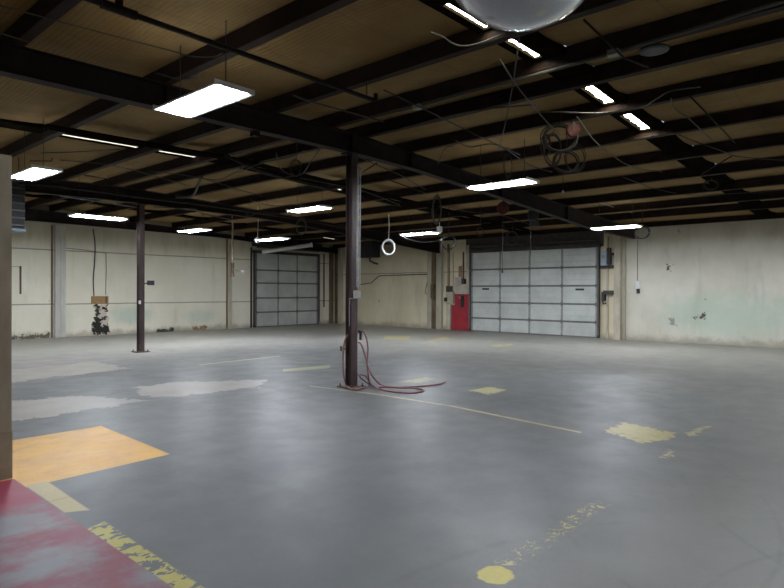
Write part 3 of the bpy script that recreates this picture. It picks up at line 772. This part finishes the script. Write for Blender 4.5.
# ---------------------------------------------------------------- pipes, conduits and cables under the roof
def run(pts, r, mat, name, label, cat, z=None, smooth=True, n=6, group=None):
    q = [fz(p[0], p[1], p[2] if len(p) > 2 else z) for p in pts]
    tag(MB().tube(smooth_path(q) if smooth else q, r, n).build(name, mat, smooth=True), label, cat, group)
sp = empty('sprinkler_pipe', (1.0, 5.12, 4.0), 'dark iron pipe crossing the roof at top left, ending in an upturned elbow', 'pipe')
def lp(v): return (v[0]-1.0, v[1]-5.12, v[2]-4.0)
MB().tube([lp((.2, 5.12, 4.0)), lp((5.42, 5.12, 4.0))], .026, 10).build('pipe', DPIPE, sp)
MB().tube([lp((5.42, 5.12, 4.0)), lp((5.46, 5.12, 4.01)), lp((5.46, 5.12, 4.09))], .03, 10).build('elbow', DPIPE, sp)
MB().cyl(lp((5.30, 5.12, 4.02)), lp((5.30, 5.12, 4.18)), .006, 6).build('hanger_rod', DPIPE, sp)
MB().cyl(lp((2.25, 5.12, 3.975)), lp((2.25, 5.12, 4.13)), .035, 8).cyl(lp((2.1, 5.12, 4.0)), lp((2.4, 5.12, 4.0)), .04, 10).build('coupling', DPIPE, sp)
run([(-20, -1), (0, 5.5), (80, 27), (160, 48), (190, 56), (212, 57), (222, 53)], .006, LWIRE, 'ceiling_cable', 'long pale thin cable crossing the roof at the top left corner', 'cable', 4.02)
run([(-20, 28), (0, 33), (28, 42)], .006, LWIRE, 'ceiling_cable', 'short pale cable at the left edge above the near girder', 'cable', 4.05)
run([(293, 95), (312, 102), (345, 111), (384, 122)], .011, LWIRE, 'ceiling_conduit', 'pale conduit just above the near girder left of the near column', 'conduit', 4.13)
run([(430, 32), (443, 37), (452, 43), (463, 46), (480, 43), (505, 33)], .008, LWIRE, 'ceiling_cable', 'pale drooping cable under the roof left of the dome mirror', 'cable', 4.12)
cabs = [([(156, 73, 4.1), (180, 79, 4.05), (200, 76, 4.1)], 'thin cable drooping over the nearest fluorescent light'),
        ([(519, 38, 4.2), (515, 70, 4.15), (510, 100, 4.1), (505, 125, 4.05), (499, 150, 4.0)], 'dark hanging cable below the skylight slots above the centre light'),
        ([(403, 128, 4.15), (440, 118, 4.1), (480, 110, 4.1), (530, 105, 4.1), (536, 106, 4.12)], 'dark cable along the ridge purlin above the centre'),
        ([(540, 112, 4.1), (560, 112, 4.05), (600, 113, 4.05), (640, 108, 4.1), (655, 100, 4.1), (671, 91, 4.1), (700, 87, 4.15)], 'pale drooping cable passing under the skylight slots'),
        ([(577, 117, 4.05), (593, 139, 4.0), (609, 153, 3.98), (626, 164, 3.97), (642, 169, 3.98), (662, 172, 4.02)], 'long cable sagging right from the tangled coil'),
        ([(671, 98, 4.1), (675, 109, 4.08), (687, 117, 4.05), (700, 129, 4.0), (712, 140, 4.0)], 'crooked dark cable under the roof right of the skylight slots'),
        ([(679, 135, 4.1), (705, 145, 4.0), (722, 151, 3.98), (740, 157, 4.0), (784, 160, 4.05)], 'dark cable sagging under the roof at the right edge'),
        ([(455, 140, 4.1), (470, 147, 4.05), (497, 145, 4.08), (530, 165, 4.0), (552, 172, 4.05)], 'dark cable above the centre light running right'),
        ([(434, 175, 4.0), (444, 150, 4.1), (454, 146, 4.12)], 'twin dark wires reaching up from the hanging coil'),
        ([(238, 173, 4.0), (262, 163, 4.05), (290, 157, 4.1), (305, 150, 4.1)], 'dark cable under the roof left of the near column'),
        ([(276, 152, 4.1), (282, 170, 3.95), (300, 175, 3.95), (312, 160, 4.0), (322, 146, 4.1)], 'looping dark cable beside the top of the near column'),
        ([(200, 178, 4.0), (218, 180, 3.95), (232, 174, 4.0), (248, 165, 4.05)], 'drooping black cable between the two columns'),
        ([(176, 197, 4.0), (192, 196, 3.95), (198, 185, 4.0), (202, 176, 4.05)], 'thick black cable curving above the far girder'),
        ([(150, 171, 4.0), (200, 178, 4.0), (240, 190, 3.95), (262, 196, 3.95)], 'thin straight cable under the roof above the far girder'),
        ([(40, 153, 4.1), (75, 152, 4.1), (120, 149, 4.1)], 'thin dark wire above the light by the partition'),
        ([(60, 160, 4.0), (110, 165, 3.98), (140, 172, 4.0), (190, 186, 4.0)], 'long thin wire running right from the light by the partition'),
        ([(345, 150, 4.0), (372, 163, 3.95), (400, 175, 3.95), (426, 190, 3.95)], 'dark straight cable running right from the top of the near column'),
        ([(500, 60, 4.15), (520, 90, 4.1), (545, 120, 4.05), (560, 135, 4.0)], 'thin dark wire sagging from the second skylight slot to the tangled coil'),
        ([(384, 90, 4.15), (430, 112, 4.1), (470, 132, 4.1), (520, 155, 4.05)], 'long straight dark wire crossing above the centre of the roof'),
        ([(620, 176, 3.95), (660, 190, 3.93), (700, 195, 3.95), (784, 190, 3.95)], 'dark wire sagging along the roof above the right wall light'),
        ([(250, 200, 3.9), (275, 206, 3.85), (300, 205, 3.9), (330, 215, 3.9)], 'dark wire sagging above the light left of the near column'),
        ([(440, 205, 3.85), (470, 212, 3.8), (500, 215, 3.85), (540, 228, 3.8)], 'dark wire sagging behind the centre light'),
        ([(300, 178, 4.0), (336, 185, 3.95), (360, 190, 3.95), (400, 205, 3.95)], 'dark cable passing behind the upper near column')]
for i, (p_, lab) in enumerate(cabs):
    run(p_, .009 if i != 12 else .03, BWIRE if i not in (3, 4, 5) else LWIRE, 'ceiling_cable', lab, 'cable')
run([(400, 111.0), (455, 96), (520, 79), (600, 57), (690, 30), (790, -1)], .022, LWIRE, 'ceiling_conduit', 'long grey conduit between the two ridge purlins', 'conduit', 4.18, False, 8)
for px_, py_, lb in ((418, 107, 'left of the dome mirror'), (614, 53, 'right of the dome mirror')):
    q = fz(px_, py_, 4.15); tag(MB().box(-.05, -.06, -.03, .05, .06, .03).build('junction_box', GALV, bevel=.005), 'small grey junction box on the ridge conduit, '+lb, 'electrical box').location = q
q = fz(654, 52, 4.17)
tag(MB().lathe([(.001, 0), (.12, 0), (.15, .012), (.15, .03), (.001, .03)], (0, 0, 0), 28).build('round_vent', GREYU), 'dark round plate under the ridge purlins, top right', 'vent').location = q
# pipes along far girder
run([(0, 181), (60, 186), (140, 197), (200, 204), (300, 219), (345, 228)], .035, DPIPE, 'ceiling_pipe', 'thick dark pipe running alongside the far girder', 'pipe', 3.78, False, 8)
run([(60, 196), (120, 205), (135, 207)], .012, GALV, 'ceiling_conduit', 'thin pale conduit under the far girder left of the far column', 'conduit', 3.75, False)
run([(154, 207), (196, 209), (200, 213), (232, 220)], .014, RUST, 'ceiling_conduit', 'rusty conduit under the far girder right of the far column', 'conduit', 3.75, False)
run([(30, 161), (52, 161), (52, 158)], .01, DPIPE, 'ceiling_pipe', 'short dark pipe stub by the light beside the partition', 'pipe', 3.95, False)
run([(84, 175), (108, 179), (108, 175)], .01, DPIPE, 'ceiling_pipe', 'short dark pipe stub above the far girder', 'pipe', 3.95, False)
run([(225, 155, 4.1), (260, 172, 4.1), (330, 190, 4.1), (400, 206, 4.1), (440, 214, 4.05)], .03, DPIPE, 'ceiling_pipe', 'dark iron pipe crossing behind the upper near column', 'pipe', None, False, 8)
run([(590, 200, 4.0), (650, 218, 3.95)], .01, GALV, 'ceiling_conduit', 'thin conduit above the light by the right wall', 'conduit', None, False)
# long dark channel under the purlins beside the roof slits of the middle bay
mb = MB(); xs = [3.3, XR, 13, 19.6]; vs = []
for x in xs:
    z = zt(x)-.004
    vs += [(x, 9.98, z-.03), (x, 10.24, z-.03), (x, 10.24, z), (x, 9.98, z)]
fs = [(3, 2, 1, 0), (12, 13, 14, 15)]
for i in range(3):
    for q in range(4): fs.append((4*i+q, 4*i+(q+1) % 4, 4*i+4+(q+1) % 4, 4*i+4+q))
mb.add(vs, fs)
tag(mb.build('roof_channel', DBOARD), 'long dark flat channel under the purlins beside the thin left skylight slits', 'channel')
# roof brace rods
for i, (p_, lab) in enumerate([([(584, 20, 4.2), (624, 58, 4.1), (648, 67, 4.1)], 'thin diagonal brace rod right of the dome mirror'),
                               ([(690, 96, 4.12), (735, 143, 4.1)], 'thin diagonal brace rod at the upper right'),
                               ([(384, 178, 3.98), (425, 193, 3.93)], 'thin diagonal brace rod left of the centre light'),
                               ([(700, 175, 4.0), (732, 156, 4.0)], 'short diagonal rod before the right wall'),
                               ([(363, 172, 3.98), (377, 163, 4.05)], 'short diagonal brace right of the column top')]):
    run(p_, .012, DPIPE, 'brace_rod', lab, 'rod', None, False)
# flange clamp under the near girder
q = ony = on(255, 134, 1, YA)
tag(MB().box(-.05, -.05, -.055, .05, .05, .02).build('beam_clamp', STEEL), 'small dark clamp block hanging under the near girder', 'clamp').location = (q.x, q.y, 3.873-.024)

# ---------------------------------------------------------------- coils, reels and drops
def coil(px, py, z, rx, rz_, turns, mat, label, r=.008, name='cable_coil', cat='cable coil', cord=None, tilt=0, dz=None, up=True, group=None, face=None):
    c = fz(px, py, z)
    ang = YAW-PI/2 if face is None else face
    root = empty(name, c, label, cat, group, rz=ang)
    pts = []
    rnd = random.Random(int(px*7+py))
    N = 26
    for t in range(turns):
        ox, oz, oy = rnd.uniform(-.025, .025), rnd.uniform(-.03, .03), rnd.uniform(-.03, .03)
        s = rnd.uniform(.88, 1.08)
        for i in range(N):
            a_ = 2*PI*i/N
            pts.append((rx*s*math.cos(a_)+ox*math.sin(a_*.5), oy+tilt*math.sin(a_), rz_*s*math.sin(a_)+oz*math.sin(a_*.5)))
    MB().tube(pts, r, 6).build('loops', mat, root, smooth=True)
    if up:
        top = zt(c.x)+PH-.03-c.z
        MB().tube([(0, 0, rz_*.9), (.02, 0, (rz_+top)/2), (0, 0, top)], r*.8, 6).build('hanging_cord', mat, root)
    return root
W = WCOIL
c1 = coil(388.5, 247.5, 3.0, .20, .235, 4, W, 'white cable coil hanging just right of the near column', .022)
c2 = coil(437, 210, 3.62, .10, .33, 4, LWIRE, 'long grey cable coil hanging above the light left of the red panel', .012)
q = fz(439.5, 229, 3.36); tag(MB().box(-.07, -.05, -.09, .07, .05, .07).tube([(0, 0, .06), (0, 0, .3)], .008, 6).build('hanging_outlet', WHITE, bevel=.01), 'white outlet box hanging below the long grey coil', 'outlet').location = q
coil(448.5, 242, 3.05, .20, .22, 2, BWIRE, 'dark cord loop hanging right of the light near the red panel', .011)
run([(401, 236, 3.28), (415, 241, 3.2), (430, 242, 3.2), (447, 237, 3.25)], .012, LWIRE, 'sagging_cable', 'pale cable sagging under the light left of the red panel', 'cable')
coil(301, 227, 3.45, .15, .21, 3, LWIRE, 'pale wire coil hanging below the light left of the near column', .008)
coil(512, 239, 3.35, .20, .24, 4, BWIRE, 'dark cable coil hanging before the top of the wide roller door', .014)
coil(642, 232, 3.3, .22, .20, 2, BWIRE, 'dark cable coil hanging at the right end of the light by the right wall', .012)
coil(560, 138, 3.9, .26, .20, 5, BWIRE, 'tangled dark cable coil under the roof above the centre', .009)
coil(566, 163, 3.75, .20, .17, 4, BWIRE, 'lower tangled cable loops under the roof above the centre', .009)
coil(546, 145, 3.9, .06, .16, 3, BWIRE, 'narrow dark cable loops left of the tangled coil', .009)
coil(552, 150, 3.95, .14, .24, 4, BWIRE, 'tall loose cable loops crossing the tangled coil on its left side', .008)
coil(575, 158, 3.85, .17, .22, 3, BWIRE, 'thin cable loops hanging at the right side of the tangled coil', .007)
coil(296, 168, 3.9, .10, .16, 2, BWIRE, 'dark wire loops under the near girder left of the near column', .008)
coil(508, 165, 3.95, .07, .20, 2, BWIRE, 'narrow wire loops hanging just above the centre light', .006)
coil(711, 185, 3.9, .16, .10, 4, BWIRE, 'dark wire tangle under the roof before the right wall', .01)
coil(480, 232, 3.3, .10, .12, 2, BWIRE, 'small dark wire loops above the left corner of the wide door', .01)
coil(257.5, 240.5, 3.15, .07, .07, 1, W, 'tiny white ring at the left end of the light by the smaller door', .012)
coil(250, 212, 3.8, .14, .10, 2, BWIRE, 'small dark wire loops above the rusty drop pipe', .008)
# red reels
def reel(px, py, z, s, label, cord_to=None):
    c = fz(px, py, z); root = empty('cord_reel', c, label, 'reel', rz=YAW-PI/2)
    MB().lathe([(.001, -.05*s), (.16*s, -.05*s), (.16*s, -.035*s), (.08*s, -.03*s), (.08*s, .03*s), (.16*s, .035*s), (.16*s, .05*s), (.001, .05*s)], (0, 0, 0), 24, 'y').build('spool', REDD, root)
    MB().lathe([(.10*s, -.028*s), (.14*s, -.028*s), (.14*s, .028*s), (.10*s, .028*s)], (0, 0, 0), 24, 'y').build('wound_cord', BWIRE, root)
    MB().box(-.02*s, -.07*s, 0, .02*s, .07*s, .19*s).build('bracket', BLACK, root)
    MB().cyl((0, 0, .19*s), (0, 0, zt(c.x)-c.z), .008, 6).build('hanger', BLACK, root)
    if cord_to is not None:
        MB().cyl((0, 0, -.12*s), (-.01, 0, cord_to-c.z), .007, 6).build('hanging_cord', BWIRE, root)
        MB().cyl((-.01, 0, cord_to-c.z-.07), (-.01, 0, cord_to-c.z+.02), .022, 8).build('plug', BLACK, root)
reel(503, 208, 3.75, 1., 'dusty red cord reel under the centre light with its cord hanging down', 2.15)
reel(573, 130, 4.0, .6, 'small red reel beside the tangled coil under the roof')
# dark chain hoist before the wide door
c = fz(533, 216, 3.62); hs = empty('chain_hoist', c, 'dark chain hoist hanging from the near girder before the wide door', 'hoist', rz=YAW-PI/2)
MB().box(-.13, -.1, -.12, .13, .1, .15).build('hoist_body', GREYU, hs, bevel=.03)
MB().box(-.08, -.06, -.28, .16, .06, -.14).build('chain_bag', GREYU, hs, bevel=.02)
MB().cyl((0, 0, .15), (0, 0, zt(c.x)+PH-.11-c.z), .02, 8).build('hook_shaft', DJAMB, hs)
MB().cyl((-.06, 0, -.28), (-.06, 0, -1.05), .008, 6).build('pull_chain', BWIRE, hs)
q = fz(563, 192, 3.7)
bl = empty('pendant_bulb', q, 'tiny bare bulb hanging right of the centre light', 'bulb')
MB().lathe([(.001, -.03), (.02, -.022), (.028, 0), (.02, .02), (.012, .035)], (0, 0, 0), 14).build('bulb', WCOIL, bl, smooth=True)
MB().cyl((0, 0, .03), (0, 0, zt(q.x)-q.z), .006, 6).build('cord', BWIRE, bl)

# ---------------------------------------------------------------- world / view
w = bpy.data.worlds.new('world'); S.world = w; w.use_nodes = True
w.node_tree.nodes['Background'].inputs[0].default_value = (.6, .7, .9, 1); w.node_tree.nodes['Background'].inputs[1].default_value = .3
S.view_settings.view_transform = 'Standard'; S.view_settings.look = 'None'
S.view_settings.exposure = 2.35; S.view_settings.gamma = 1; S.view_settings.use_curve_mapping = False
